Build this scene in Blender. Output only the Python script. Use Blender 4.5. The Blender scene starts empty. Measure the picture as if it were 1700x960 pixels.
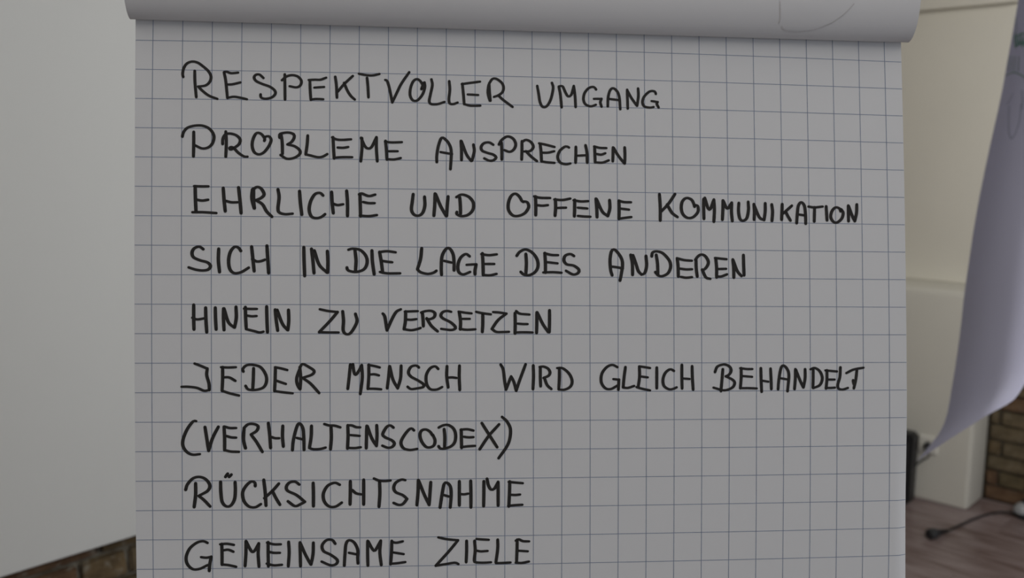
import bpy, bmesh, math, random
from mathutils import Vector, Matrix
from mathutils.bvhtree import BVHTree
random.seed(7)
SC = bpy.context.scene

# ------------------------------------------------------------------ camera
FPX = 1550.0
HCAM = 1.75
TH = math.atan(245/FPX)
CT, ST = math.cos(TH), math.sin(TH)
CAM = Vector((0, 0, HCAM))
cam_d = bpy.data.cameras.new('camera')
cam_d.sensor_width = 36.0
cam_d.lens = FPX/1700*36
cam_d.clip_start = 0.02
cam_d.dof.use_dof = True
cam_d.dof.focus_distance = 0.79
cam_d.dof.aperture_fstop = 6.6
cam = bpy.data.objects.new('camera', cam_d)
SC.collection.objects.link(cam)
cam.location = CAM
cam.rotation_euler = (math.pi/2-TH, 0, 0)
SC.camera = cam

# ------------------------------------------------------------------ world, exposure
w = bpy.data.worlds.new('world'); SC.world = w; w.use_nodes = True
w.node_tree.nodes['Background'].inputs[0].default_value = (0.75, 0.85, 1.0, 1)
w.node_tree.nodes['Background'].inputs[1].default_value = 0.3
SC.view_settings.view_transform = 'Standard'
SC.view_settings.look = 'None'
SC.view_settings.gamma = 1
SC.view_settings.use_curve_mapping = False
SC.view_settings.exposure = 0.0

# ------------------------------------------------------------------ room frame: a runs right along the back wall, b runs into the wall
UL = Vector((-math.sin(math.radians(46.5)), math.cos(math.radians(46.5)), 0))
A = -UL
B = Vector((UL.y, -UL.x, 0))
C0 = Vector((2.175, 4.244, 0))
AL = -0.96            # left brick wall
BW = 0.24             # back wall plane
AR, BF, HC = AL+6.2, BW-6.6, 3.0
def W(a, b, z=0.0): return C0 + A*a + B*b + Vector((0, 0, z))

def area(name, loc, target, sx, sy, power, col):
    d = bpy.data.lights.new(name, 'AREA'); d.shape = 'RECTANGLE'; d.size = sx; d.size_y = sy
    d.energy = power; d.color = col
    o = bpy.data.objects.new(name, d); SC.collection.objects.link(o)
    o.location = loc
    o.rotation_euler = (Vector(target)-Vector(loc)).to_track_quat('-Z', 'Y').to_euler()
    return o
LA = area('ceiling_light', W(2.0, -3.9, 2.97), W(2.0, -3.9, 0), 4.2, 2.6, 26, (1.0, 0.97, 0.93))
LD = area('back_fill_light', W(2.0, -2.2, 2.6), W(-0.7, -0.6, 1.75), 1.8, 1.0, 40, (1.0, 0.98, 0.93))  # added fill, hung below the ceiling to brighten back wall and white board
LB = area('window_light', W(AR-0.08, -2.6, 1.75), W(0, -2.6, 1.4), 2.6, 1.5, 19, (0.62, 0.76, 1.0))
LC = area('rear_window_light', W(2.6, BF+0.08, 1.9), W(1.6, 0, 1.2), 2.6, 1.4, 4, (0.80, 0.88, 1.0))

# ------------------------------------------------------------------ helpers
def pray(x, y): 
    X, Y = (x-850)/FPX, (480-y)/FPX
    return Vector((X, CT+Y*ST, -ST+Y*CT))
def pdepth(x, y, z): return CAM + pray(x, y)*z
def pplane(x, y, P, n):
    d = pray(x, y); return CAM + d*((P-CAM).dot(n)/d.dot(n))
def pfloor(x, y, z=0.0): return pplane(x, y, Vector((0, 0, z)), Vector((0, 0, 1)))

def nodes(name):
    m = bpy.data.materials.new(name); m.use_nodes = True
    nt = m.node_tree; return m, nt, nt.nodes['Principled BSDF']
def mat(name, col, rough=0.6, var=0.0, scale=8.0, bump=0.0, bscale=60.0, col2=None, metal=0.0, spec=0.5, stretch=None):
    m, nt, p = nodes(name)
    p.inputs['Roughness'].default_value = rough
    p.inputs['Metallic'].default_value = metal
    p.inputs['Specular IOR Level'].default_value = spec
    tc = nt.nodes.new('ShaderNodeTexCoord')
    src = tc.outputs['Object']
    if stretch:
        mp = nt.nodes.new('ShaderNodeMapping'); mp.inputs['Scale'].default_value = stretch
        nt.links.new(src, mp.inputs['Vector']); src = mp.outputs['Vector']
    nz = nt.nodes.new('ShaderNodeTexNoise'); nz.inputs['Scale'].default_value = scale; nz.inputs['Detail'].default_value = 5
    nt.links.new(src, nz.inputs['Vector'])
    cr = nt.nodes.new('ShaderNodeValToRGB')
    c2 = col2 or tuple(max(0, c*(1-var)) for c in col)
    cr.color_ramp.elements[0].color = (*c2, 1); cr.color_ramp.elements[0].position = 0.35
    cr.color_ramp.elements[1].color = (*col, 1); cr.color_ramp.elements[1].position = 0.65
    nt.links.new(nz.outputs['Fac'], cr.inputs['Fac'])
    nt.links.new(cr.outputs['Color'], p.inputs['Base Color'])
    if bump:
        n2 = nt.nodes.new('ShaderNodeTexNoise'); n2.inputs['Scale'].default_value = bscale; n2.inputs['Detail'].default_value = 6
        nt.links.new(src, n2.inputs['Vector'])
        bp = nt.nodes.new('ShaderNodeBump'); bp.inputs['Strength'].default_value = bump; bp.inputs['Distance'].default_value = 0.005
        nt.links.new(n2.outputs['Fac'], bp.inputs['Height']); nt.links.new(bp.outputs['Normal'], p.inputs['Normal'])
    return m

def mobj(name, verts, faces, m, parent=None, smooth=False):
    """link ONE mesh object; vertices are world coordinates, origin goes to the parent's"""
    o0 = Vector(parent['o0']) if parent is not None and 'o0' in parent else Vector((0, 0, 0))
    if parent is not None and parent.parent is not None and 'o0' in parent.parent: o0 = Vector(parent.parent['o0'])
    me = bpy.data.meshes.new(name)
    me.from_pydata([tuple(Vector(v)-o0) for v in verts], [], faces)
    me.update()
    if smooth:
        for p in me.polygons: p.use_smooth = True
    me.materials.append(m)
    o = bpy.data.objects.new(name, me); SC.collection.objects.link(o)
    if parent is not None: o.parent = parent
    return o
def thing(name, label, cat, loc, group=None):
    o = bpy.data.objects.new(name, None); SC.collection.objects.link(o)
    o.location = loc; o.empty_display_size = 0.05
    o['o0'] = tuple(loc); o['label'] = label; o['category'] = cat
    if group: o['group'] = group
    return o
def tag(o, label, cat, group=None):
    o['label'] = label; o['category'] = cat
    if group: o['group'] = group
    return o
def struct(o): o['kind'] = 'structure'; return o

class Geo:
    def __init__(s): s.v = []; s.f = []
    def add(s, v, f):
        n = len(s.v); s.v += [Vector(p) for p in v]; s.f += [tuple(i+n for i in q) for q in f]
    def box(s, o, x, y, z, bev=0.0):
        """oriented box from corner o along vectors x, y, z; bev chamfers it"""
        o, x, y, z = Vector(o), Vector(x), Vector(y), Vector(z)
        if bev <= 0:
            v = [o, o+x, o+x+y, o+y, o+z, o+x+z, o+x+y+z, o+y+z]
            f = [(0, 3, 2, 1), (4, 5, 6, 7), (0, 1, 5, 4), (1, 2, 6, 5), (2, 3, 7, 6), (3, 0, 4, 7)]
            s.add(v, f); return
        bm = bmesh.new(); bmesh.ops.create_cube(bm, size=1)
        L = (x.length, y.length, z.length)
        for q in bm.verts: q.co = Vector(((q.co.x+.5)*L[0], (q.co.y+.5)*L[1], (q.co.z+.5)*L[2]))
        bmesh.ops.bevel(bm, geom=bm.edges[:], offset=bev, segments=2 if bev > .004 else 1, affect='EDGES')
        ex, ey, ez = x.normalized(), y.normalized(), z.normalized()
        bm.verts.index_update()
        s.add([o+ex*q.co.x+ey*q.co.y+ez*q.co.z for q in bm.verts], [tuple(q.index for q in fa.verts) for fa in bm.faces]); bm.free()
    def tube(s, pts, r, n=10, cap=True):
        pts = [Vector(p) for p in pts]; rs = r if isinstance(r, (list, tuple)) else [r]*len(pts)
        up = Vector((0, 0, 1)); base = len(s.v); rings = []
        for i, p in enumerate(pts):
            t = (pts[min(i+1, len(pts)-1)]-pts[max(i-1, 0)]).normalized()
            u = up if abs(t.dot(up)) < .95 else Vector((1, 0, 0))
            e1 = t.cross(u).normalized(); e2 = t.cross(e1)
            rings.append([p+(e1*math.cos(k*2*math.pi/n)+e2*math.sin(k*2*math.pi/n))*rs[i] for k in range(n)])
        v = [q for rg in rings for q in rg]; f = []
        for i in range(len(pts)-1):
            for k in range(n):
                f.append((i*n+k, i*n+(k+1) % n, (i+1)*n+(k+1) % n, (i+1)*n+k))
        if cap: f.append(tuple(range(n))[::-1]); f.append(tuple((len(pts)-1)*n+k for k in range(n)))
        s.add(v, f)
    def obj(s, name, m, parent=None, smooth=False): return mobj(name, s.v, s.f, m, parent, smooth)

def catmull(P, step):
    """smooth curve through points"""
    P = [Vector(p) for p in P]
    if len(P) == 2:
        n = 2; return [P[0].lerp(P[1], k/n) for k in range(n+1)]
    out = []
    Q = [P[0]*2-P[1]]+P+[P[-1]*2-P[-2]]
    for i in range(1, len(Q)-2):
        a, b, c, d = Q[i-1], Q[i], Q[i+1], Q[i+2]
        n = max(2, int((c-b).length/step))
        for k in range(n):
            t = k/n
            out.append(0.5*((2*b)+(c-a)*t+(2*a-5*b+4*c-d)*t*t+(3*b-a-3*c+d)*t**3))
    out.append(P[-1]); return out

# ------------------------------------------------------------------ materials
M_PAPER = mat('paper', (0.80, 0.80, 0.805), 0.85, 0.012, 3.0, spec=0.2)
M_BACKPAPER = mat('paper_back', (0.80, 0.795, 0.80), 0.8, 0.02, 4.0, spec=0.25)
M_GRID = mat('grid_ink', (0.30, 0.35, 0.47), 0.8, 0.15, 120, spec=0.1)
M_INK = mat('marker_ink', (0.034, 0.031, 0.029), 0.65, 0.2, 200, spec=0.25)
M_GHOST = mat('show_through', (0.725, 0.71, 0.71), 0.8, 0.1, 60, spec=0.1)
M_BOARD = mat('white_board', (0.74, 0.755, 0.74), 0.55, 0.015, 2.0, 0.05, 160, spec=0.3)
M_PLASTER = mat('cream_plaster', (0.78, 0.75, 0.66), 0.75, 0.03, 2.5, 0.08, 90)
M_CLAD_SHADED = mat('shaded_cladding', (0.67, 0.65, 0.58), 0.7, 0.03, 2.5, 0.08, 90)  # pier plaster colour darkened, painting in the shade low on the box
M_WALL = mat('painted_wall', (0.70, 0.68, 0.62), 0.8, 0.03, 2.5, 0.1, 60)
M_CEIL = mat('ceiling_paint', (0.80, 0.80, 0.78), 0.85, 0.02, 3)
M_MORTAR = mat('mortar', (0.22, 0.205, 0.165), 0.95, 0, 26, 0.9, 90, col2=(0.11, 0.09, 0.06))
M_MORTARD = mat('dark_mortar', (0.085, 0.07, 0.05), 0.95, 0.35, 14, 0.9, 90)
def brick_mat(c, d, smear):
    m = mat('brick_clay', c, 0.92, 0, 16, 0.9, 70, col2=d)
    nt = m.node_tree; p = nt.nodes['Principled BSDF']; src = p.inputs['Base Color'].links[0].from_socket
    tc = nt.nodes.new('ShaderNodeTexCoord'); oi = nt.nodes.new('ShaderNodeObjectInfo')
    av = nt.nodes.new('ShaderNodeVectorMath'); av.operation = 'ADD'
    sc = nt.nodes.new('ShaderNodeVectorMath'); sc.operation = 'SCALE'; sc.inputs[0].default_value = (7, 3, 5)
    nt.links.new(oi.outputs['Random'], sc.inputs['Scale']); nt.links.new(sc.outputs[0], av.inputs[0]); nt.links.new(tc.outputs['Object'], av.inputs[1])
    nz = nt.nodes.new('ShaderNodeTexNoise'); nz.inputs['Scale'].default_value = 34; nz.inputs['Detail'].default_value = 8; nz.inputs['Roughness'].default_value = 0.65
    nt.links.new(av.outputs[0], nz.inputs['Vector'])
    cr = nt.nodes.new('ShaderNodeValToRGB'); cr.color_ramp.elements[0].position = 0.54; cr.color_ramp.elements[1].position = 0.70
    cr.color_ramp.elements[1].color = (smear, smear, smear, 1)
    nt.links.new(nz.outputs['Fac'], cr.inputs['Fac'])
    mx = nt.nodes.new('ShaderNodeMix'); mx.data_type = 'RGBA'; mx.inputs['B'].default_value = (0.27, 0.25, 0.20, 1)
    nt.links.new(cr.outputs['Color'], mx.inputs['Factor']); nt.links.new(src, mx.inputs['A']); nt.links.new(mx.outputs['Result'], p.inputs['Base Color'])
    return m
BC = (((0.165, 0.115, 0.058), (0.085, 0.060, 0.030)), ((0.135, 0.102, 0.052), (0.075, 0.056, 0.028)),
      ((0.155, 0.092, 0.050), (0.095, 0.052, 0.027)), ((0.160, 0.122, 0.072), (0.095, 0.072, 0.040)))
M_BRICK = [brick_mat(c, d, 0.25) for c, d in BC]
M_BRICKL = [brick_mat(c, d, 0.95) for c, d in BC]
M_PLANK = [mat('laminate', c, 0.30, 0, 3.5, 0.03, 30, col2=d, stretch=(1.0, 9, 1)) for c, d in (
    ((0.33, 0.265, 0.26), (0.14, 0.090, 0.078)), ((0.26, 0.20, 0.19), (0.105, 0.07, 0.058)), ((0.37, 0.30, 0.30), (0.19, 0.135, 0.125)))]
M_BLACK = mat('black_plastic', (0.018, 0.018, 0.02), 0.45, 0.2, 40)
M_DGREY = mat('dark_rubber', (0.04, 0.042, 0.045), 0.5, 0.2, 40)
M_GREY = mat('grey_plastic', (0.36, 0.37, 0.38), 0.4, 0.1, 40)
M_SOCK = mat('white_plastic', (0.78, 0.76, 0.69), 0.35, 0.02, 30)
M_ALU = mat('brushed_metal', (0.55, 0.55, 0.56), 0.35, 0.1, 60, metal=1.0)
M_FABRIC = mat('grey_fabric', (0.12, 0.12, 0.13), 0.9, 0.3, 120, 0.4, 200)
M_GREEN = mat('green_marker', (0.015, 0.22, 0.10), 0.7, 0.4, 60)
M_GREENP = mat('pale_green_marker', (0.20, 0.32, 0.28), 0.7, 0.3, 60)
M_BLUEP = mat('pale_blue_marker', (0.27, 0.30, 0.42), 0.7, 0.2, 60)
# thin sheet that lets some light through
m, nt, p = nodes('thin_paper')
tr = nt.nodes.new('ShaderNodeBsdfTranslucent'); mx = nt.nodes.new('ShaderNodeMixShader')
nz = nt.nodes.new('ShaderNodeTexNoise'); nz.inputs['Scale'].default_value = 3
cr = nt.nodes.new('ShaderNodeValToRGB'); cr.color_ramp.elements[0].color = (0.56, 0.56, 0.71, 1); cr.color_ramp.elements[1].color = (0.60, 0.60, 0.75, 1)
nt.links.new(nz.outputs['Fac'], cr.inputs['Fac'])
nt.links.new(cr.outputs['Color'], p.inputs['Base Color']); nt.links.new(cr.outputs['Color'], tr.inputs['Color'])
p.inputs['Roughness'].default_value = 0.8; p.inputs['Specular IOR Level'].default_value = 0.2
mx.inputs[0].default_value = 0.2
nt.links.new(p.outputs[0], mx.inputs[1]); nt.links.new(tr.outputs[0], mx.inputs[2])
nt.links.new(mx.outputs[0], nt.nodes['Material Output'].inputs['Surface'])
M_SHEET = m

# ------------------------------------------------------------------ structure: room shell
def slab(name, pts, m, thick):
    """wall from four corners with thickness vector"""
    g = Geo(); o = Vector(pts[0]); g.box(o, Vector(pts[1])-o, Vector(pts[3])-o, thick); return struct(g.obj(name, m))
slab('wall_back', [W(AL-.2, BW+.012, -.02), W(AR, BW+.012, -.02), 0, W(AL-.2, BW+.012, HC)], M_MORTARD, B*0.2)
wall_back = bpy.data.objects['wall_back']
slab('wall_left', [W(AL-.012, BW, -.02), W(AL-.012, BF, -.02), 0, W(AL-.012, BW, HC)], M_MORTAR, -A*0.2)
wall_left = bpy.data.objects['wall_left']
slab('wall_right', [W(AR, BW, -.02), W(AR, BF, -.02), 0, W(AR, BW, HC)], M_WALL, A*0.2)
slab('wall_front', [W(AL-.2, BF, -.02), W(AR+.2, BF, -.02), 0, W(AL-.2, BF, HC)], M_WALL, -B*0.2)
g = Geo(); g.box(W(AL-.2, BF-.2, HC), A*(AR-AL+.4), B*(BW-BF+.4), Vector((0, 0, .15))); struct(g.obj('ceiling', M_CEIL))
g = Geo(); g.box(W(AL-.2, BF-.2, -.2), A*(AR-AL+.4), B*(BW-BF+.4), Vector((0, 0, .185))); floor = struct(g.obj('floor', M_DGREY))

def local_piece(name, corners_box, mats, parent, bev, frame):
    """piece with its own frame so that grain follows it; mesh shared by the caller"""
# laminate planks (each a piece of the floor)
PL, PW = 1.29, 0.193
def plank_mesh(L, m, k):
    g = Geo(); g.box(Vector((0, 0, -.012)), Vector((L, 0, 0)), Vector((0, PW-.0015, 0)), Vector((0, 0, .012)), 0.0012)
    me = bpy.data.meshes.new('plank'); me.from_pydata([tuple(v+Vector((k*3.1, 0, 0))*0) for v in g.v], [], g.f); me.materials.append(m); return me
pm = {}
rotA = math.atan2(A.y, A.x)
b = BW
row = 0
while b > BF+PW and row < 33:
    off = [0.55, 0.15, 0.95, 0.35][row % 4]
    a = AL-off
    while a < AR:
        a0, a1 = max(a, AL), min(a+PL-.0015, AR)
        if a1-a0 > .05:
            key = (round(a1-a0, 3), random.randrange(3))
            if key not in pm: pm[key] = plank_mesh(a1-a0, M_PLANK[key[1]], len(pm))
            o = bpy.data.objects.new('plank', pm[key]); SC.collection.objects.link(o)
            o.parent = floor; o.location = W(a0, b-PW, 0.0); o.rotation_euler = (0, 0, rotA)
        a += PL
    b -= PW; row += 1

# bricks where the photograph shows bare brickwork
def brick_mesh(L, H, D, m, seed):
    rnd = random.Random(seed)
    g = Geo(); g.box(Vector((0, 0, 0)), Vector((L, 0, 0)), Vector((0, D, 0)), Vector((0, 0, H)), 0.006)
    me = bpy.data.meshes.new('brick')
    me.from_pydata([tuple(v+Vector((rnd.uniform(-1, 1), rnd.uniform(-1, 1), rnd.uniform(-1, 1)))*.003) for v in g.v], [], g.f)
    me.materials.append(m); return me
CH = 0.0765
bmesh_pool = {}
def get_brick(L, n, ms):
    key = (round(L, 3), n, ms)
    if key not in bmesh_pool: bmesh_pool[key] = brick_mesh(L, CH-.010, 0.045, (M_BRICKL if ms else M_BRICK)[n % 4], int(L*1000)+n*7)
    return bmesh_pool[key]
def lay(parent, origin, along, inward, a0, a1, z0, z1, ms=0):
    ang = math.atan2(along.y, along.x)
    k = 0; z = z0
    while z+CH < z1:
        header = k % 2 == 1
        L = 0.115 if header else 0.24
        x = a0-(0.06 if header else 0.0)-random.uniform(0, .02)
        while x < a1:
            x0, x1 = max(x, a0), min(x+L, a1)
            if x1-x0 > .03:
                o = bpy.data.objects.new('brick', get_brick(x1-x0 if (x1-x0) < L-1e-4 else L, random.randrange(12), ms))
                SC.collection.objects.link(o); o.parent = parent
                o.location = origin+along*x0+Vector((0, 0, z+.006))+inward*random.uniform(-.003, .003)
                o.rotation_euler = (0, 0, ang)
            x += L+0.009
        z += CH; k += 1
# back wall, right of the white pier (bricks recess into the wall: mesh +Y must point inward)
lay(wall_back, W(0, BW-.004), A, B, 0.005, 1.15, 0.0, 2.95)
# left wall, under and around the white board; mesh +Y points away from the room
lay(wall_left, W(AL+.004, 0), B, -A, -4.9, -2.9, 0.40, 0.98, 1)

def lay_joined(parent, origin, along, inward, areas, mats):
    """the rest of the brickwork, out of the photograph's sight: one joined part per brick colour"""
    gs = [Geo() for _ in mats]
    for a0, a1, z0, z1 in areas:
        k = 0; z = z0
        while z+CH < z1:
            header = k % 2 == 1; L = 0.115 if header else 0.24
            x = a0-(0.06 if header else 0.0)
            while x < a1:
                x0, x1 = max(x, a0), min(x+L, a1)
                if x1-x0 > .03:
                    gs[random.randrange(len(mats))].box(origin+along*x0+Vector((0, 0, z+.006))+inward*random.uniform(-.002, .003), along*(x1-x0), inward*.045, Vector((0, 0, CH-.010)))
                x += L+0.009
            z += CH; k += 1
    for g_, m_ in zip(gs, mats):
        o = g_.obj('brickwork', m_, parent); o['kind'] = 'stuff'
lay_joined(wall_back, W(0, BW-.004), A, B, [(1.16, AR-AL-4.0, 0.0, 2.95)], M_BRICK[:1])
lay_joined(wall_left, W(AL+.004, 0), B, -A, [(-2.89, BW-.25, 0.0, 2.98), (-6.3, -4.91, 0.0, 2.98), (-4.9, -2.9, 0.02, 0.40)], M_BRICK[:2])

# white pier: low boxed-in cladding, recessed upper part, lintel above
def prism(name, prof, a0, a1, m, bev=0.0):
    """profile (b, z) extruded along a"""
    n = len(prof); v = [W(a0, b, z) for b, z in prof]+[W(a1, b, z) for b, z in prof]
    f = [tuple(range(n))[::-1], tuple(range(n, 2*n))]+[(i, (i+1) % n, n+(i+1) % n, n+i) for i in range(n)]
    o = struct(mobj(name, v, f, m))
    if bev:
        md = o.modifiers.new('bevel', 'BEVEL'); md.width = bev; md.segments = 3
        for p in o.data.polygons: p.use_smooth = True
    return o
prism('trim_1', [(0, 0), (0, 1.045), (0.02, 1.056), (0.19, 1.066), (0.235, 1.066), (0.235, 0)], AL+.01, 0, M_CLAD_SHADED, 0.02)
prism('trim_2', [(0.19, 1.067), (0.19, 2.370), (0.235, 2.370), (0.235, 1.067)], AL+.01, -0.01, M_PLASTER, 0.004)
prism('trim_3', [(0.13, 2.371), (0.13, 2.99), (0.235, 2.99), (0.235, 2.371)], AL+.01, 0.0, M_PLASTER, 0.004)

# ------------------------------------------------------------------ large plain white board on the left wall
BZ = HCAM - 2.4*0.4162
bo = W(AL+.03, -3.9, BZ)
t = thing('white_board', 'large plain white board mounted on brick wall, left of the flip chart', 'board', bo)
g = Geo(); g.box(W(AL+.022, -2.55, BZ), -B*2.9, A*0.022, Vector((0, 0, 1.75)), 0.0015); g.obj('panel', M_BOARD, t)
g = Geo()
for bb in (-2.9, -3.95, -5.1):
    g2 = Geo(); g2.box(W(AL, bb, BZ+.12), B*.04, A*.022, Vector((0, 0, 1.5))); g2.obj('batten', M_DGREY, t)

# ------------------------------------------------------------------ flip chart frame in world space
RC = ((0.9963050331627443, 0.0027116792750448903, 0.08584245855106891), (-0.004049749274015245, 0.9998729465789432, 0.015417205659889516), (-0.08578974545597105, -0.015707880030449952, 0.9961894308210405))
def c2w(x, y, z): return Vector((x, y*ST-z*CT, y*CT+z*ST))     # camera axes (z towards viewer) to world directions
U = c2w(*[r[0] for r in RC]); V = c2w(*[r[1] for r in RC]); N = c2w(*[r[2] for r in RC])
T0 = CAM + c2w(-0.30507872, 0.21181191, -0.78863912)
def S(u, v, n=0.0): return T0+U*u+V*v+N*n
def uv(x, y):
    q = pplane(x, y, T0, N)-T0; return q.dot(U), q.dot(V)
def sm(x): x = min(1, max(0, x)); return x*x*(3-2*x)
UR = 0.6665
def curl(u, v):
    n = 0.0
    d = u-(UR-0.011)
    if d > 0 and v < -0.30: n -= sm((-0.30-v)/0.12)*d*0.42
    n += 0.0006*math.sin(u*7+v*3)*math.sin(v*5+1)
    return n+0.0006
def P(u, v, off=0.0): return S(u, v, curl(u, v)+off)
# where the ruling lies on the sheet (cubic in column and row, columns 0-26, rows 0-18)
CX = [254.273, -11.272, 16.033, -3.932, 1283.022, 24.878, -24.822, -32.302, 5.468, -36.481]
CY = [67.512, 864.348, 30.259, -17.447, 21.467, -38.117, 5.01, 13.941, -23.57, -0.827]
def grid_px(i, k):
    a, b = i/26, k/18
    F = [a**m*b**n for m in range(4) for n in range(4-m)]
    return sum(c*f for c, f in zip(CX, F)), sum(c*f for c, f in zip(CY, F))
def grid_uv(i, k):
    if k <= 19: return uv(*grid_px(i, k))
    u1, v1 = uv(*grid_px(i, 19)); u0, v0 = uv(*grid_px(i, 18))
    return u1+(u1-u0)*(k-19)*.3, v1-(k-19)*.025
def edgeL(y): t = y/480-1; return 0.56*t**3+3.289*t*t+0.393*t+223.37
def edgeR(y): t = y/480-1; return 0.69*t**3-3.9*t*t+5.289*t+1503.4

EL = T0+U*0.33; EL = Vector((EL.x, EL.y+0.45, 0))
pad = thing('paper_pad', 'squared flip chart pad with handwritten German rules, top sheets flipped over', 'paper pad', Vector((EL.x, EL.y-.45, 1.0)))

# front sheet: rows of points between its two edges
NU, NV = 60, 90
rows = []
for j in range(NV+1):
    k = -2.3+j*(37.0+2.3)/NV
    if k <= 19:
        yl = 67+48.8*k; yr = 102.6+45.55*k
        xl, xr = edgeL(yl), edgeR(yr)
        a_, b_ = uv(xl, yl), uv(xr, yr)
        last = (a_, b_, k)
    else:
        a_ = (last[0][0], last[0][1]-(k-last[2])*.025); b_ = (last[1][0], last[1][1]-(k-last[2])*.025)
    r = []
    for i in range(NU+1):
        s = i/NU if i < NU*.7 else .7+.3*(1-max(0.0, 1-(i/NU-.7)/.3)**1.8)
        r.append((a_[0]+(b_[0]-a_[0])*s, a_[1]+(b_[1]-a_[1])*s))
    rows.append(r)
v = [P(*q) for r in rows for q in r]
nf = len(v)
v += [P(*q)-N*0.00025 for r in rows for q in r]
f = []
for j in range(NV):
    for i in range(NU):
        q = j*(NU+1)+i
        f.append((q, q+NU+1, q+NU+2, q+1)); f.append((nf+q, nf+q+1, nf+q+NU+2, nf+q+NU+1))
sheet = mobj('front_sheet', v, f, M_PAPER, pad, True)
# the sheets under it
g = Geo(); g.box(S(-0.002, -0.925, -0.0068), U*0.648, V*1.045, N*0.0062); g.obj('sheet_stack', M_BACKPAPER, pad)

# printed ruling
def ribbon(pts, wd, off, out, cap=False):
    """flat band along (u, v) points; wd = width or list of widths"""
    n = len(pts); ws = wd if isinstance(wd, list) else [wd]*n
    L, R = [], []
    for i in range(n):
        a_, b_ = pts[max(i-1, 0)], pts[min(i+1, n-1)]
        t = Vector((b_[0]-a_[0], b_[1]-a_[1])); t = t.normalized() if t.length > 1e-9 else Vector((1, 0))
        m_ = Vector((-t.y, t.x))*ws[i]/2
        L.append((pts[i][0]+m_.x, pts[i][1]+m_.y)); R.append((pts[i][0]-m_.x, pts[i][1]-m_.y))
    vv = [P(*q, off) for q in L]+[P(*q, off) for q in R]
    ff = [(i, n+i, n+i+1, i+1) for i in range(n-1)]
    out.add(vv, ff)
    if cap:
        for c, w_ in ((pts[0], ws[0]), (pts[-1], ws[-1])):
            ring = [P(c[0]+math.cos(q*math.pi/6)*w_/2, c[1]+math.sin(q*math.pi/6)*w_/2, off) for q in range(12)]
            out.add(ring, [tuple(range(12))])
g = Geo()
GW = 0.00058
for i in range(0, 27):
    ribbon([grid_uv(i, -1.6+j*38.0/76) for j in range(77)], GW, 0.00012, g)
for k in range(-1, 37):
    if k <= 19:
        yl = 67+48.8*k; yr = 102.6+45.55*k
        a_, b_ = uv(edgeL(yl)+.6, yl), uv(edgeR(yr)-.6, yr)
        pts = [grid_uv(i, k) for i in range(0, 27)]
        ea = (a_[0], pts[0][1]+(pts[0][1]-pts[1][1])*.55); eb = (b_[0], pts[-1][1]+(pts[-1][1]-pts[-2][1])*.6)
        m1 = ((pts[-1][0]+eb[0])/2, (pts[-1][1]+eb[1])/2)
        q0 = pts[-1]; pts = [ea]+pts+[(q0[0]+(eb[0]-q0[0])*j/14, q0[1]+(eb[1]-q0[1])*j/14) for j in range(1, 15)]
    else:
        pts = [grid_uv(i, k) for i in range(0, 27)]
    ribbon(pts, GW*.92, 0.00010, g)
go = g.obj('printed_grid', M_GRID, sheet); go['kind'] = 'stuff'

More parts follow.
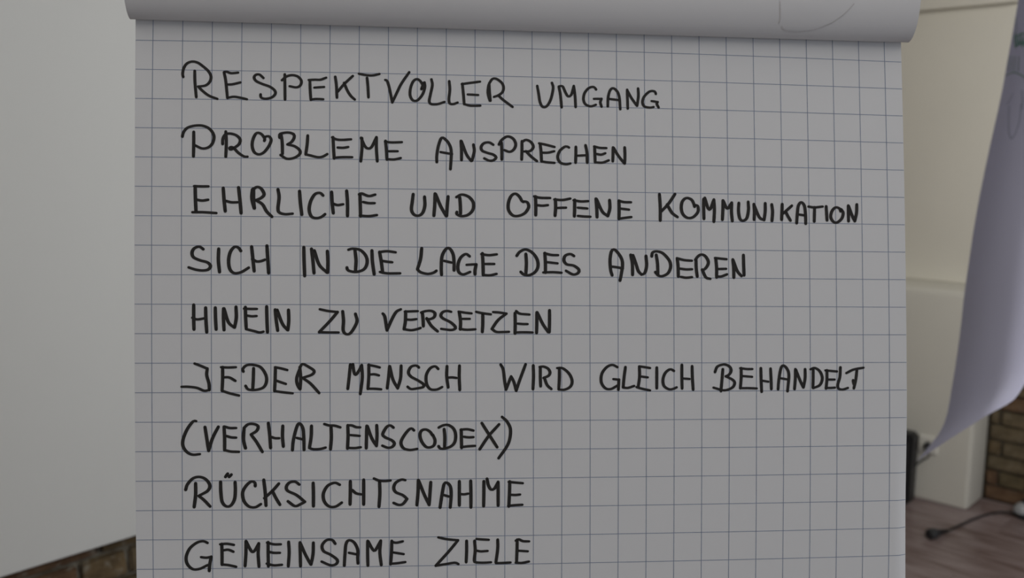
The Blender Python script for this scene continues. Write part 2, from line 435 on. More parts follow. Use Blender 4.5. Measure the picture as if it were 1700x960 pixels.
# ------------------------------------------------------------------ handwriting: (zoom origin x, y, scale, strokes)
TEXT = [
('RESPEKTVOLLER UMGANG', 4.7, 4.0, [(290, 90, 4.25,
"62,162 58,140 66,100 88,68 125,54 165,62 205,90 240,122 258,158 250,195 220,222 168,230;168,230 200,262 245,295 303,317;143,120 145,200 154,304;350,130 362,190 374,310;350,128 370,126 400,136 450,132;372,216 410,214 466,201;374,310 420,302 470,310 512,320;628,170 600,146 574,148 562,165 575,190 620,212 670,230 705,255 712,280 690,305 650,316 618,312 608,300 608,286;778,145 779,230 780,322;758,186 790,160 830,150 870,160 895,190 888,222 860,236 812,228;955,188 957,250 962,324;946,184 990,182 1030,182 1070,168;986,238 1056,233;962,322 1000,318 1050,320;1134,162 1142,220 1146,308;1258,156 1200,210 1150,268;1196,205 1220,260 1245,298 1272,322;1300,140 1350,150 1400,152 1446,142;1358,170 1364,230 1368,306;1485,184 1500,192 1515,240 1536,342;1536,342 1570,270 1600,210 1655,130"),
(680, 90, 3.8636,
"96,184 98,215 82,262 50,298 22,298 4,268 6,220 24,176 48,162 70,176 84,200 90,212;90,186 84,205 76,226;140,164 146,200 134,260 126,305 140,322 180,322 224,308;254,176 258,230 252,290 258,318 280,322 308,312;338,192 344,250 350,322;334,194 390,186 452,178;372,260 440,264;350,322 390,332 454,332;510,190 512,240 518,300;506,200 502,250 514,300;510,190 530,162 555,160 590,185 602,215 595,245 570,265 540,276;570,268 600,295 660,340;818,206 826,250 836,310 854,340 880,334 905,290 920,220 912,186;956,210 966,260 974,342;960,208 980,208 1000,250 1016,272 1036,262 1052,206;1052,206 1060,270 1064,340;1195,228 1180,212 1150,218 1122,250 1114,290 1126,322 1160,336 1194,326;1180,288 1230,288;1230,288 1222,310 1230,338;1270,336 1272,280 1284,235 1304,220 1330,240 1344,280 1350,354;1276,288 1340,296;1394,230 1396,290 1398,350;1394,232 1420,280 1455,330;1464,222 1466,270 1458,332;1578,256 1570,240 1540,240 1506,270 1492,306 1504,336 1540,344 1564,340;1550,302 1590,308;1590,308 1584,320 1596,344")]),
('PROBLEME ANSPRECHEN', 5.1, 4.1, [(290, 195, 4.25,
"56,136 64,106 90,76 140,60 200,60 250,84 278,130 270,180 240,212 195,220 145,198;136,104 136,190 134,276;362,102 366,180 362,278;340,188 342,150 362,120 400,116 440,130 464,158 455,190 425,214 398,228 390,222 394,212 415,214 450,250 490,276 516,278;634,166 636,150 612,118 580,112 556,150 548,200 562,245 595,262 630,248 665,205 682,160 665,134 640,138;752,118 760,180 762,258;742,144 746,118 800,108 840,120 844,145 825,175 796,192;796,192 850,206 885,236 880,264 840,288 790,292 748,266;940,130 936,190 926,262;926,262 960,270 1010,282 1045,278 1078,260;1118,142 1122,220 1126,290;1112,142 1140,156 1180,160 1246,156;1150,214 1190,216 1226,210;1122,286 1180,282 1254,282;1322,148 1322,220 1314,310;1316,146 1340,200 1362,220 1390,210 1424,142;1424,142 1424,220 1430,310;1488,168 1494,230 1498,298;1484,172 1530,178 1604,176;1505,240 1574,240;1498,296 1550,298 1596,288"),
(680, 195, 4.25,
"192,316 192,270 204,200 226,146 256,160 282,196 294,250 288,366;218,246 300,260;362,168 366,230 366,302;366,170 400,260 434,308;450,194 456,240 440,306;590,194 560,178 524,184 504,210 512,236 550,252 590,264 610,284 590,304 560,306 526,290;648,180 650,240 650,298;630,192 650,160 690,136 730,152 748,190 736,226 706,244 668,232;792,170 792,230 790,298;790,178 820,160 856,176 872,210 850,238 806,242;820,240 860,280 898,310;920,188 926,240 930,312;912,184 960,194 1022,210;932,250 975,250 1020,240;930,312 970,318 1022,322;1124,214 1100,206 1060,236 1044,280 1060,318 1100,332 1134,326;1172,210 1172,260 1170,320;1240,198 1250,250 1252,320;1172,272 1250,268;1304,208 1306,260 1308,318;1300,206 1340,216 1388,218;1312,258 1350,264 1380,254;1306,318 1360,320 1404,304;1434,214 1434,260 1432,310;1438,216 1470,270 1514,326;1516,214 1518,270 1516,326")]),
('EHRLICHE UND OFFENE KOMMUNIKATION', 5.6, 4.3, [(290, 290, 4.25,
"146,84 148,170 152,262;138,82 190,84 240,84;150,176 195,184 238,178;126,266 200,266 296,272;344,96 350,180 358,258;452,92 462,180 470,272;362,186 400,196 446,196;550,106 546,170 562,238;558,100 558,180 564,238;558,104 582,88 612,100 632,140 610,166 572,182;572,180 620,210 650,260 688,298;730,106 738,160 730,240 740,268 780,280 834,276;882,118 888,200 898,282;1048,148 1026,130 990,140 960,190 950,250 966,296 1000,308 1035,300 1062,280;1108,124 1112,200 1120,272;1214,116 1220,200 1220,292;1120,206 1150,216 1190,210;1308,140 1310,210 1312,294;1302,140 1320,134 1370,152 1416,142;1330,194 1370,202 1412,202;1306,290 1370,294 1428,286"),
(670, 290, 4.25,
"68,140 62,190 56,250 76,284 108,290 135,270 150,220 148,158;222,136 220,210 214,290;226,138 260,220 300,292;314,156 308,220 304,292;396,162 400,210 402,276;372,160 410,142 460,158 492,200 488,250 455,284 410,294 376,280 376,266;846,194 834,186 818,158 790,136 760,150 740,196 740,250 770,288 810,292 855,272 882,230 872,196 848,190;930,156 932,220 932,286;920,154 960,164 1034,166;938,216 980,220 1018,216;1070,176 1072,230 1068,290;1062,176 1120,180 1176,170;1084,236 1146,234;1206,180 1206,240 1204,294;1198,182 1250,190 1302,188;1228,234 1296,240;1228,292 1270,296 1318,298;1356,172 1362,240 1364,300;1360,174 1400,260 1438,292;1452,182 1454,240 1440,292;1518,186 1520,250 1518,312;1516,184 1550,194 1604,196;1524,240 1590,248;1518,312 1560,306 1606,300"),
(1060, 290, 4.25,
"146,140 152,230 152,324;256,138 210,206 160,260;200,212 235,270 274,300;394,226 386,200 370,176 336,166 308,190 300,236 312,280 345,306 385,300 418,262 416,222 398,216;458,174 458,240 460,312;466,166 490,240 506,242 530,178;530,178 534,250 530,332;594,184 594,240 590,318;596,186 625,240 655,200;656,200 654,260 660,328;706,202 704,260 714,312 736,326 762,308 774,250 772,194;812,210 816,260 814,318;812,212 850,300 885,322;892,204 892,260 884,320;938,212 944,260 940,326;1012,210 1010,260 1008,318;1080,220 1040,256 1016,276;1036,262 1050,290 1070,324;1114,342 1118,280 1126,220 1146,196 1168,220 1176,280 1178,346;1128,282 1170,288;1196,226 1240,232 1298,226;1240,232 1238,330;1322,226 1328,322;1424,258 1416,240 1390,232 1364,256 1354,300 1374,334 1400,338 1432,310 1442,270 1428,246;1478,220 1480,328;1480,222 1505,290 1524,328;1538,212 1536,270 1524,328")]),
('SICH IN DIE LAGE DES ANDEREN', 5.6, 4.3, [(290, 390, 4.25,
"204,102 175,84 140,96 124,126 134,158 180,180 230,194 254,218 240,244 200,252 150,246 100,230;312,100 310,180 318,262;468,114 452,92 424,86 395,120 382,180 390,240 420,270 470,264 524,232;544,84 552,160 562,256;652,78 658,170 664,270;548,172 580,188 610,186 638,176;912,88 914,180 918,290;966,100 976,180 984,270;986,112 1020,210 1075,266;1078,116 1082,190 1080,266;1272,104 1280,180 1276,256;1226,106 1256,98 1310,108 1350,150 1358,200 1335,244 1280,262 1226,252 1216,232;1392,112 1396,190 1408,278;1446,122 1458,190 1468,266;1444,122 1500,116 1560,124;1464,184 1500,190 1536,194;1448,262 1500,272 1592,272"),
(670, 390, 4.25,
"128,96 120,170 98,244;98,244 120,264 170,276 210,268 232,254;268,282 266,230 272,150 300,100 326,98 350,140 356,200 356,250;286,184 338,196;466,152 440,136 404,160 384,210 388,260 420,280 470,262;444,212 510,208;512,210 504,250 504,278;556,132 560,200 562,284;548,136 600,144 658,138;568,206 640,206;564,284 610,286 656,276;798,148 820,120 860,104 905,124 940,170 948,220 930,260 890,284 850,282 826,262;862,136 866,200 862,276;996,130 1000,200 1000,266;992,130 1040,142 1090,144;1000,192 1086,202;984,266 1050,264 1114,268;1202,150 1175,136 1140,148 1130,180 1150,208 1200,218 1236,246 1230,270 1195,280 1145,254"),
(980, 390, 5.667,
"204,380 190,330 184,240 196,160 218,138 250,160 290,220 302,280 290,370 278,430;190,298 250,306 306,316;378,190 394,270 396,376;400,194 430,280 450,340 480,374;480,374 510,360 528,290 522,200;576,202 584,168 620,156 680,174 740,240 754,300 730,360 680,388 640,384 610,352;618,190 630,270 634,376;816,224 824,300 826,392;812,220 880,238 954,244;840,318 900,326 956,324;850,396 900,404 956,398;992,236 994,310 1004,392;986,236 1010,204 1044,186 1080,202 1108,250 1100,290 1070,326 1046,330;1050,328 1085,400 1128,414;1178,222 1186,310 1186,400;1170,218 1220,224 1280,230;1195,322 1276,320;1186,392 1230,392 1284,372;1338,234 1346,310 1348,402;1340,236 1380,340 1420,388;1438,192 1440,280 1444,380")]),
('HINEIN ZU VERSETZEN', 5.5, 4.1, [(290, 490, 4.25,
"136,70 136,160 138,242;220,90 222,170 228,262;126,160 160,172 214,164;288,90 290,170 294,242;346,96 346,170 350,246;350,96 380,190 420,228;434,84 436,160 424,228;500,86 502,160 506,232;490,96 540,98 582,98;508,144 545,150 580,148;504,240 560,254 600,264 628,258;650,82 652,170 656,262;710,104 718,180 728,250;724,106 760,200 796,246;804,106 806,180 800,246;1024,100 1080,112 1150,120;1150,120 1090,190 1020,262;1020,262 1090,264 1158,264;1186,116 1192,180 1190,250 1212,276 1245,264 1286,190 1276,134"),
(620, 490, 5.3125,
"82,164 100,190 120,310;120,310 160,220 200,150 242,126;284,146 282,230 270,300;276,146 330,144 392,142;290,216 335,218 380,212;266,300 330,310 380,302 416,290;432,158 438,220 440,274;420,154 460,142 510,140 542,160 535,195 500,212 466,210;470,206 510,270 566,320;686,148 650,140 612,150 594,180 614,206 680,240 722,280 715,300 680,308 596,298;756,150 768,230 766,302;750,146 810,156 866,162;780,210 850,210;760,298 820,306 900,302;904,148 960,160 1036,170;964,164 964,250 960,324;1054,150 1110,154 1172,164;1172,164 1100,220 1044,298;1044,298 1080,324 1140,326 1196,324;1248,160 1250,250 1248,338;1258,142 1290,164 1376,172;1270,252 1320,256 1360,256;1244,330 1320,328 1404,330;1440,154 1440,250 1438,334;1444,154 1490,250 1540,326;1552,136 1552,230 1550,326")]),
('JEDER MENSCH WIRD GLEICH BEHANDELT', 5.2, 4.1, [(290, 590, 4.25,
"142,58 180,72 232,94;232,94 228,140 244,200 246,244;246,244 210,250 160,230 100,222 50,222;340,84 340,170 336,250;328,84 380,86 434,84;340,156 385,156 430,180;336,250 390,268 456,284;486,114 482,96 510,70 560,68 610,86 645,140 648,190 625,228 570,244 520,240 502,216;558,92 556,170 552,240;712,86 710,170 706,252;708,84 750,92 796,104;716,178 750,190 786,202;706,252 760,260 834,268;884,84 890,160 886,238;886,90 862,160 868,210 884,238;884,86 904,62 950,84 984,110 970,136 900,160;910,164 960,200 1020,266;1240,66 1232,150 1222,236;1258,64 1264,110 1276,138 1300,110 1320,70;1320,70 1324,160 1310,272;1370,68 1370,150 1364,236;1366,68 1410,76 1448,86;1376,136 1410,134 1442,142;1364,236 1410,236 1458,240;1516,78 1510,150 1500,232;1518,78 1540,170 1574,232;1598,74 1594,160 1574,232"),
(680, 590, 4.25,
"66,86 46,72 10,82 -8,120 10,150 60,178 98,204 95,224 50,234 10,238 -14,222;202,96 180,78 145,92 118,140 120,200 145,238 190,242 230,224;264,78 262,150 272,226;352,74 350,150 354,244;264,158 300,156 332,160;642,66 660,100 670,180 680,242;680,242 700,190 716,150;716,150 736,190 752,250;752,250 775,180 818,64;872,72 874,150 870,238;922,84 922,150 924,218;916,82 945,80 976,94 990,120 980,144 944,160;950,158 970,210 1000,238;1056,90 1056,160 1052,240;1040,90 1080,92 1125,130 1146,180 1135,220 1095,242 1052,242;1466,84 1430,68 1390,84 1356,130 1352,190 1380,232 1420,238 1465,214;1436,168 1476,172;1476,172 1472,242;1522,84 1512,160 1506,226;1506,228 1540,230 1584,216;1620,80 1622,150 1612,224;1618,78 1660,84 1696,90;1620,148 1680,156;1600,224 1640,236 1696,248"),
(1070, 590, 4.4737,
"90,92 90,170 90,244;218,116 190,104 154,130 136,180 144,228 180,252 210,250 238,238;276,72 276,150 278,246;352,82 354,160 360,254;280,172 334,176;522,124 540,84 590,68 630,84 642,115 625,145 600,156;600,156 650,180 668,205 650,240 590,260 510,240;580,104 574,180 566,266;716,96 716,170 710,244;708,96 760,102 800,102;726,154 798,160;710,244 770,244 832,246;862,96 864,180 868,270;934,100 938,180 940,250;870,188 918,196;990,252 996,180 1010,100 1028,76 1056,100 1070,150 1060,266;1006,170 1066,180;1118,104 1118,170 1112,250;1122,108 1150,180 1176,236;1190,104 1190,170 1178,238;1250,100 1250,170 1248,240;1230,104 1262,94 1300,120 1318,170 1300,220 1250,244;1352,112 1352,180 1346,246;1340,112 1380,116 1428,120;1356,180 1410,180;1342,242 1380,242 1412,240;1452,90 1448,160 1432,220 1440,248 1470,254 1508,242;1496,132 1550,106 1624,92;1574,112 1566,180 1552,244;1546,186 1552,214")]),
('(VERHALTENSCODEX)', 5.4, 4.2, [(290, 680, 4.25,
"154,82 132,84 90,140 62,210 62,260 90,300 130,318 180,314;216,124 228,200 242,290;242,290 270,200 310,122;350,122 354,200 354,286;354,120 390,130 436,130;366,186 400,196 436,198;354,286 400,296 456,298;492,132 486,200 500,272;490,150 488,220 502,272;490,130 520,104 560,102 590,118 580,150 540,176;540,176 580,230 620,298;662,96 672,180 678,270;764,116 762,190 768,260;680,192 710,202 740,202;832,286 838,220 860,130 880,98 905,130 912,200 914,284;862,200 905,210;966,116 964,190 952,270;952,272 980,280 1030,278 1066,268;1056,102 1090,112 1130,114 1170,126;1104,120 1106,200 1100,280;1222,112 1224,190 1220,274;1220,112 1250,112 1280,124 1310,126;1240,180 1306,186;1220,270 1270,272 1314,266;1356,116 1354,190 1352,272;1360,118 1390,200 1424,256;1426,112 1428,180 1424,256"),
(580, 680, 5.667,
"416,170 385,150 350,166 314,232 340,262 400,290 424,320 405,350 365,360 310,340;608,196 584,178 550,200 500,270 486,320 510,364 560,380 600,378 640,370;780,240 760,210 720,188 680,198 664,240 680,300 720,350 760,356 796,336 806,290 786,240;840,170 880,150 930,146 980,180 1000,240 990,310 950,350 880,370 850,362 840,346;892,186 898,260 896,356;1052,190 1054,270 1056,360;1046,190 1110,186 1168,198;1076,256 1120,262 1168,260;1050,354 1120,346 1184,342;1246,128 1310,230 1390,354;1408,140 1310,250 1226,374;1436,70 1480,110 1514,180 1510,270 1480,350 1404,458")]),
('RÜCKSICHTSNAHME', 5.5, 4.2, [(290, 770, 4.25,
"80,182 92,146 130,104 175,92 220,108 250,150 235,190 172,226;172,226 210,256 252,300;150,138 150,220 140,304;326,128 328,200 338,270 368,300 400,292 424,250 430,190 428,130;360,92 376,70;386,92 402,76;570,156 568,134 545,124 510,150 482,200 490,260 525,300 570,306 610,284;630,114 640,200 646,294;736,140 690,192 634,242;690,190 715,240 744,288;880,146 850,126 812,132 790,160 798,190 860,220 920,268;920,268 890,284 850,298 800,264;978,136 980,210 980,298;1166,148 1130,134 1080,156 1050,210 1056,264 1090,300 1135,302 1180,274;1240,124 1240,200 1238,286;1334,114 1334,200 1334,286;1254,186 1280,208 1318,216;1406,104 1440,118 1480,122 1524,118;1446,122 1448,210 1442,302;1628,116 1600,112 1560,134 1546,170 1560,200 1610,222 1640,248;1640,248 1610,284 1580,290 1544,276"),
(580, 770, 5.3125,
"608,146 606,250 596,364;612,150 660,270 704,362;718,164 712,250 704,362;800,386 816,280 836,180 860,168 890,200 898,270 890,384;832,276 880,290;970,156 970,250 970,366;1070,152 1072,260 1072,384;966,266 1010,270 1048,264;1186,156 1186,260 1184,374;1214,134 1226,190 1250,228 1280,218 1312,162;1312,162 1312,260 1312,368;1414,158 1412,260 1406,376;1404,160 1460,166 1530,172;1420,274 1465,276 1506,272;1400,372 1460,366 1526,362")]),
('GEMEINSAME ZIELE', 5.2, 4.1, [(290, 870, 4.244,
"234,132 205,120 160,130 110,170 84,230 92,280 130,316 180,314 234,288;188,232 225,236 260,230;260,230 250,280 246,328;334,140 336,210 336,284;322,142 370,138 420,146;346,184 380,180 416,194;336,284 380,288 436,300;504,120 504,200 498,294;506,122 530,170 550,196 570,180 594,136;594,136 590,210 596,298;660,128 660,200 662,296;652,130 700,142 750,142;664,194 700,202 744,202;650,278 700,290 758,286;804,126 808,200 802,296;884,130 886,210 888,296;886,132 920,210 960,284;978,132 976,210 962,284;1132,138 1110,112 1070,114 1040,150 1050,190 1100,216 1146,252 1140,280 1100,290 1036,264;1196,292 1200,220 1208,140 1230,114 1265,130 1290,180 1290,240 1292,276;1228,202 1286,214;1360,120 1360,210 1362,292;1364,122 1390,170 1412,186 1452,118;1452,118 1446,200 1456,288;1530,120 1528,200 1522,282;1528,124 1560,132 1608,122;1540,200 1614,212;1520,280 1570,276 1626,268"),
(580, 870, 5.3125,
"784,118 860,134 958,144;958,144 870,250 762,368;762,368 850,354 930,342 962,354;1034,150 1034,240 1030,336;1104,150 1110,230 1102,320 1116,338 1180,342 1250,338;1120,132 1160,136 1230,140;1126,236 1160,242 1220,238;1308,140 1308,220 1292,340;1292,346 1350,344 1422,340;1480,140 1478,240 1474,340;1468,148 1494,136 1530,152 1586,154;1490,236 1574,242;1466,342 1520,344 1584,332")]),
]
PXM = 0.000508
for words, wv, wh, regs in TEXT:
    strokes = []
    for x0, y0, sc, txt in regs:
        for st in txt.split(';'):
            strokes.append(catmull([Vector((x0+float(a.split(',')[0])/sc, y0+float(a.split(',')[1])/sc)) for a in st.split()], 2.0))
    strokes.sort(key=lambda c: min(q.x for q in c))
    groups = []; right = -1e9
    for c in strokes:                       # a wide gap starts a new word
        if min(q.x for q in c) > right+23: groups.append([])
        groups[-1].append(c); right = max(right, max(q.x for q in c))
    ws_ = words.split()
    if len(ws_) != len(groups): print('WORDS', words, len(ws_), len(groups))
    for wi, grp in enumerate(groups):
        g = Geo(); lift = 0
        for cv in grp:
            n = len(cv); ws = []
            for i in range(n):
                t = cv[min(i+1, n-1)]-cv[max(i-1, 0)]
                c = abs(t.y)/max(t.length, 1e-6)
                wpx = wh+0.15+(wv+0.25-wh)*c**1.5
                wpx *= 0.93+0.07*min(1, 6*min(i, n-1-i)/max(n-1, 1))
                ws.append(wpx*PXM)
            lift += 1
            ribbon([uv(q.x, q.y) for q in cv], ws, 0.0002+0.0000006*(lift % 40), g, True)
        o = g.obj('handwritten_word', M_INK, sheet)
        o['label'] = 'black marker word ' + (ws_[wi] if wi < len(ws_) else words)

# sheets turned over the top: they bulge in front of the pad and run back over the clamp
def fold_v(u):     # height of the crease line on the sheet
    a_, b_ = uv(226, 33.5), uv(1500, 71.5)
    return a_[1]+(b_[1]-a_[1])*(u-a_[0])/(b_[0]-a_[0])
uL, uR = uv(219.5, 33.5)[0], uv(1503, 71.5)[0]
def roll_profile(s):
    """s 0..1 along the turned sheet: returns (n, dv)"""
    Dn, Hn = 0.0265, 0.047
    if s < 0.05:                     # leaves the pad a little higher up, behind the bulge
        t = s/0.05
        return 0.0012+0.0038*t, 0.010*(1-t)**1.5-0.0008
    if s < 0.3:
        t = (s-.05)/0.25*math.pi/2
        return 0.0050+(Dn-.0042)*math.sin(t), -0.0008+(Hn+.0008)*(1-math.cos(t))
    if s < 0.55:
        t = (s-.3)/.25
        return 0.0273-0.004*t*t, 0.047+0.075*t
    if s < 0.75:
        t = (s-.55)/.2*math.pi
        return -0.0095+0.0328*math.cos(t), 0.122+0.034*math.sin(t)
    t = (s-.75)/.25
    return -0.0423-0.004*math.sin(t*3), 0.122-0.80*t
ss = [0.05*i/8 for i in range(8)]+[0.05+0.25*(i/26)**1.3 for i in range(27)]+[.3+.25*i/8 for i in range(1, 9)]+[.55+.2*i/14 for i in range(1, 15)]+[.75+.25*i/16 for i in range(1, 17)]
nu = 40; v = []; f = []
for si, s in enumerate(ss):
    n_, dv = roll_profile(s)
    for i in range(nu+1):
        q = i/nu; u = uL+(uR-uL)*q
        kk = 1+0.06*math.sin(q*5+.6)-0.05*(1-q)
        v.append(S(u+0.0015*min(1, s/.3)*(1 if q > .5 else -0.5), fold_v(u)+dv, n_*kk if n_ > 0 else n_))
for si in range(len(ss)-1):
    for i in range(nu):
        q = si*(nu+1)+i; f.append((q, q+1, q+nu+2, q+nu+1))
roll = mobj('flipped_sheet', v, f, M_SHEET if False else M_BACKPAPER, pad, True)
md = roll.modifiers.new('thickness', 'SOLIDIFY'); md.thickness = 0.0006; md.offset = -1; md.use_rim = False
bv = BVHTree.FromPolygons([tuple(p) for p in v], f)
def cast_ribbon(bvh, px, width, off=0.0003):
    """drawn stroke lying on a surface"""
    cv = catmull([Vector(p) for p in px], 2.0); pts = []
    for q in cv:
        d = pray(q.x, q.y).normalized(); h = bvh.ray_cast(CAM, d)
        if h[0] is not None:
            n_ = h[1] if h[1].dot(d) < 0 else -h[1]
            pts.append((h[0]+n_*off, n_))
    g = Geo(); L = []; R = []
    for i in range(len(pts)):
        t = (pts[min(i+1, len(pts)-1)][0]-pts[max(i-1, 0)][0])
        m_ = t.cross(pts[i][1]).normalized()*width/2
        L.append(pts[i][0]+m_); R.append(pts[i][0]-m_)
    n = len(pts)
    if n < 2: return None
    g.add(L+R, [(i, n+i, n+i+1, i+1) for i in range(n-1)]); return g
for px, wd in (([(1295, 2), (1295.5, 22), (1295, 33), (1292.5, 39)], .0011), ([(1297, 43), (1304, 50), (1320, 52.5), (1340, 51), (1356, 48), (1381, 38)], .0011), ([(1381, 38), (1398, 26), (1409, 16), (1418, 6)], .0009)):
    g = cast_ribbon(bv, px, wd)
    if g: g.obj('faint_mark', M_GHOST, roll)

# ------------------------------------------------------------------ easel carrying the pad
es = thing('flip_chart_easel', 'easel mostly hidden behind the handwritten flip chart pad', 'easel', Vector((EL.x, EL.y, 0)))
g = Geo(); g.box(S(0.0, -0.95, -0.0235), U*0.646, V*1.055, N*0.016, 0.002); g.obj('backboard', M_GREY, es)
g = Geo(); g.box(S(-0.01, 0.098, -0.0068), U*0.668, V*0.022, N*0.0125, 0.003); g.obj('clamp_bar', M_ALU, es)
g = Geo(); g.box(S(-0.012, -0.975, -0.0235), U*0.672, V*0.02, N*0.06, 0.003); g.obj('pen_tray', M_ALU, es)
for u0, sx in ((0.08, -.04), (0.57, .04)):
    top = S(u0, -0.06, -0.034); bot = S(u0+sx, -1.2, -0.034); d = bot-top
    bot = top+d*(top.z/-d.z); g = Geo(); g.tube([top, bot], 0.011, 12); g.obj('leg', M_ALU, es, True)
top = S(0.33, -0.06, -0.06); g = Geo(); g.tube([top, Vector((top.x+.02, top.y+0.85, 0.0))], 0.011, 12); g.obj('leg', M_ALU, es, True)

# ------------------------------------------------------------------ loose sheet hanging at the right
left = [(1712, -110), (1700, -50), (1690, 5), (1683, 45), (1672, 105), (1661, 165), (1641, 255), (1621, 355), (1608, 440), (1601, 490), (1595, 545), (1589, 590), (1581, 640), (1572, 690), (1560, 719), (1543, 741), (1523, 765)]
bott = [(1523, 765), (1547, 749), (1580, 727), (1610, 708), (1640, 689), (1668, 674), (1686, 661), (1700, 640), (1730, 600), (1790, 560), (1850, 540)]
def resample(P_, n):
    c = catmull([Vector(p) for p in P_], 3.0); L = [0]
    for i in range(1, len(c)): L.append(L[-1]+(c[i]-c[i-1]).length)
    out = []; j = 0
    for k in range(n+1):
        s = L[-1]*k/n
        while j < len(L)-2 and L[j+1] < s: j += 1
        t = (s-L[j])/max(1e-9, L[j+1]-L[j]); out.append(c[j].lerp(c[j+1], t))
    return out
NT, NS = 48, 30
LL = resample(left, NT); BB = resample(bott, NS)
tl, tr_, br = Vector(left[0]), Vector((1900, -110)), Vector(bott[-1])
v = []
for j in range(NT+1):
    t = j/NT
    for i in range(NS+1):
        s = i/NS
        top_ = tl.lerp(tr_, s); rt = tr_.lerp(br, t)
        q = top_*(1-t)+BB[i]*t + LL[j]*(1-s)+rt*s - (tl*(1-s)*(1-t)+tr_*s*(1-t)+LL[NT]*(1-s)*t+br*s*t)
        # depth: the left margin rolls back, the lower flap swings forward
        z = 2.22-(0.36-0.09*t)*s+0.08*math.exp(-s/0.12)*(1-.5*t)+0.55*t*t*max(0.0, s-0.30)**1.6-0.06*t*t*s
        v.append(pdepth(q.x, q.y, z))
f = [(j*(NS+1)+i, j*(NS+1)+i+1, (j+1)*(NS+1)+i+1, (j+1)*(NS+1)+i) for j in range(NT) for i in range(NS)]
hs = thing('hanging_sheet', 'loose curling sheet with green marker drawing hanging at the right edge', 'paper', pdepth(1700, 700, 2.2))
so = mobj('paper_sheet', v, f, M_SHEET, hs, True)
md = so.modifiers.new('thickness', 'SOLIDIFY'); md.thickness = 0.0004; md.use_rim = False
bs = BVHTree.FromPolygons([tuple(p) for p in v], f)
def smark(px, wd, m, name='marker_stroke'):
    g = cast_ribbon(bs, px, wd, 0.0009)
    if g: g.obj(name, m, so)
for q in range(7): smark([(1686+q*3.6, 54+(q*5) % 7), (1685+q*3.6, 66), (1687+q*3.6, 80-(q*3) % 8)], .0042, M_GREEN)
smark([(1684, 62), (1698, 56), (1712, 57)], .003, M_GREEN)
smark([(1685, 77), (1699, 71), (1712, 70)], .003, M_GREEN)
smark([(1687, 30), (1688, 50), (1686, 78)], .003, M_GREENP)
for x in (1676, 1681, 1686, 1692): smark([(x, 92+(x % 5)), (x-1, 118)], .004, M_GREENP)
smark([(1670, 126), (1680, 121), (1690, 122), (1704, 130)], .003, M_GREENP)
smark([(1672, 174), (1678, 165), (1682, 155)], .003, M_BLUEP)
smark([(1676, 176), (1675, 200), (1676, 222), (1680, 230), (1687, 220), (1693, 200), (1696, 172)], .003, M_BLUEP)
smark([(1697, 150), (1698, 172), (1697, 182)], .003, M_BLUEP)

# ------------------------------------------------------------------ socket, black case and cable by the pier
BN = Vector((B.x, B.y, 0))
sc_ = pplane(1542, 738, W(0, 0), BN)
t = thing('wall_socket', 'square cream wall socket low on the white pier, partly behind the hanging sheet', 'socket', sc_)
g = Geo(); g.box(sc_-A*.045-Vector((0, 0, .043)), A*.09, -B*.012, Vector((0, 0, .086)), .004); g.obj('cover_plate', M_SOCK, t)
def disc_ring(c, r0, r1, d0, d1, n=24):
    g = Geo(); v = []
    for r, d in ((r0, d0), (r1, d1)):
        for k in range(n):
            q = k*2*math.pi/n; v.append(c+A*math.cos(q)*r+Vector((0, 0, 1))*math.sin(q)*r-B*d)
    g.add(v, [(k, (k+1) % n, n+(k+1) % n, n+k) for k in range(n)]); return g
g = disc_ring(sc_, .021, .025, .0125, .016); g.obj('recess_rim', M_SOCK, t, True)
g = Geo(); g.tube([sc_-B*.0125, sc_-B*.03, sc_-B*.04], [.016, .015, .007], 16); g.obj('plug', M_BLACK, t, True)

cb = pfloor(1507, 844); ab, bb_ = (cb-C0).dot(A), (cb-C0).dot(B)
zt = pplane(1518, 724, W(ab, bb_), BN).z
t = thing('black_case', 'black upright case on the floor against the white pier, beside pad edge', 'case', W(ab-.11, bb_+.04))
g = Geo(); g.box(W(ab-.22, bb_, .012), A*.22, B*min(.09, -bb_-.01), Vector((0, 0, zt-.012)), .012); g.obj('body', M_BLACK, t, False)
g = Geo(); g.box(W(ab-.20, bb_-.003, .04), A*.18, B*.004, Vector((0, 0, zt-.08)), .0015); g.obj('front_panel', M_DGREY, t)
for da in (-.2, -.035):
    g = Geo(); g.tube([W(ab+da, bb_+.03, 0), W(ab+da, bb_+.03, .013)], .01, 10); g.obj('foot', M_DGREY, t)
pc = [sc_-B*.04, sc_-B*.05-Vector((0, 0, .015)), pplane(1543, 757, W(0, -.05), BN), pplane(1530, 765, W(0, -.05), BN), pplane(1514, 777, W(0, bb_+.03), BN), W(ab-.005, bb_+.04, zt-.19)]
g = Geo(); g.tube(catmull(pc, .01), .0045, 8); tag(g.obj('power_cable', M_BLACK, None, True), 'short black cable running from the wall socket to the black case', 'cable')

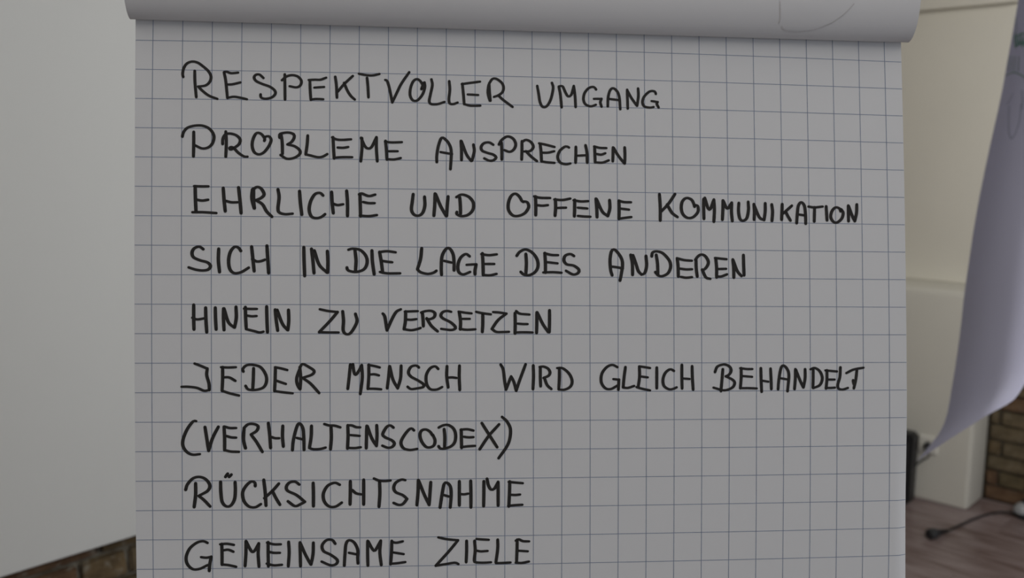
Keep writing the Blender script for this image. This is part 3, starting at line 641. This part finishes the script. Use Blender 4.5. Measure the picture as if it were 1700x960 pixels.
# connector lying on the floor with its cable
hd = pfloor(1546, 887, .024); tl_ = pfloor(1575, 881, .012)
dr = (tl_-hd).normalized()
t = thing('cable_connector', 'black round cable connector lying on the floor, grey lead trailing right', 'connector', Vector((hd.x, hd.y, 0)))
t['label'] = 'black round cable connector lying on the wooden floor, its lead trailing right'
g = Geo(); g.tube([hd-dr*.012, hd-dr*.010, hd+dr*.025, hd+dr*.03], [.022, .024, .024, .020], 20); g.obj('connector_head', M_DGREY, t, True)
g = Geo(); g.tube([hd-dr*.0135, hd-dr*.0118], [.009, .013], 16); g.obj('socket_face', M_BLACK, t, True)
g = Geo(); g.tube([hd+dr*.028, hd+dr*.05, tl_], [.021, .016, .006], 16); g.obj('strain_relief', M_BLACK, t, True)
cab = [tl_, pfloor(1598, 870, .008), pfloor(1620, 860.5, .006), pfloor(1645, 853, .006), pfloor(1668, 850.5, .006), pfloor(1684, 853, .006), pfloor(1700, 863, .006), pfloor(1730, 872, .006), pfloor(1780, 880, .006)]
g = Geo(); g.tube(catmull(cab, .02), .0055, 8); g.obj('lead', M_BLACK, t, True)

# swivel chair standing just outside the frame: one grey castor shows
cw = pfloor(1696, 860, 0); cdir = (pfloor(1800, 862)-cw); cdir.z = 0; cdir = cdir.normalized()
cc = cw+cdir*0.30
t = thing('swivel_chair', 'grey castor of a swivel chair on the floor at the right frame edge', 'chair', Vector((cc.x, cc.y, 0)))
a0 = math.atan2(-cdir.y, -cdir.x)
for k in range(5):
    q = a0+k*2*math.pi/5; e = Vector((math.cos(q), math.sin(q), 0)); s_ = Vector((-e.y, e.x, 0))
    c = cc+e*.30
    g = Geo(); g.tube([cc+Vector((0, 0, .10)), cc+e*.15+Vector((0, 0, .095)), c+Vector((0, 0, .078))], [.024, .018, .014], 10); g.obj('base_arm', M_BLACK, t, True)
    g = Geo()
    g.tube([c-s_*.022+Vector((0, 0, .030)), c-s_*.020+Vector((0, 0, .030)), c-s_*.006+Vector((0, 0, .030))], [.022, .030, .030], 20)
    g.tube([c+s_*.006+Vector((0, 0, .030)), c+s_*.020+Vector((0, 0, .030)), c+s_*.022+Vector((0, 0, .030))], [.030, .030, .022], 20)
    wh_ = g.obj('castor', M_DGREY, t, True)
    g = Geo(); n = 12
    vv = []; 
    for i in range(7):
        th_ = i/6*math.pi/2
        for k2 in range(n):
            p2 = k2*2*math.pi/n; r = .040*math.cos(th_)
            vv.append(c+Vector((math.cos(p2)*r, math.sin(p2)*r, .030+.045*math.sin(th_))))
    g.add(vv, [(i*n+k2, i*n+(k2+1) % n, (i+1)*n+(k2+1) % n, (i+1)*n+k2) for i in range(6) for k2 in range(n)])
    g.obj('castor_hood', M_GREY, t, True)
g = Geo(); g.tube([cc+Vector((0, 0, .09)), cc+Vector((0, 0, .25)), cc+Vector((0, 0, .42))], [.03, .025, .02], 14); g.obj('gas_column', M_ALU, t, True)
sd = Vector((-cdir.y, cdir.x, 0))
g = Geo(); g.box(cc-cdir*.21-sd*.22+Vector((0, 0, .42)), cdir*.44, sd*.44, Vector((0, 0, .07)), .03); g.obj('seat', M_FABRIC, t, True)
g = Geo(); g.box(cc+cdir*.20-sd*.20+Vector((0, 0, .55)), cdir*.05, sd*.40, Vector((0, 0, .45)), .02); g.obj('backrest', M_FABRIC, t, True)
g = Geo(); g.box(cc+cdir*.245-sd*.03+Vector((0, 0, .43)), cdir*.015, sd*.06, Vector((0, 0, .3)), .004); g.obj('back_bracket', M_BLACK, t)
for o in bpy.data.objects:
    if 'o0' in o: del o['o0']
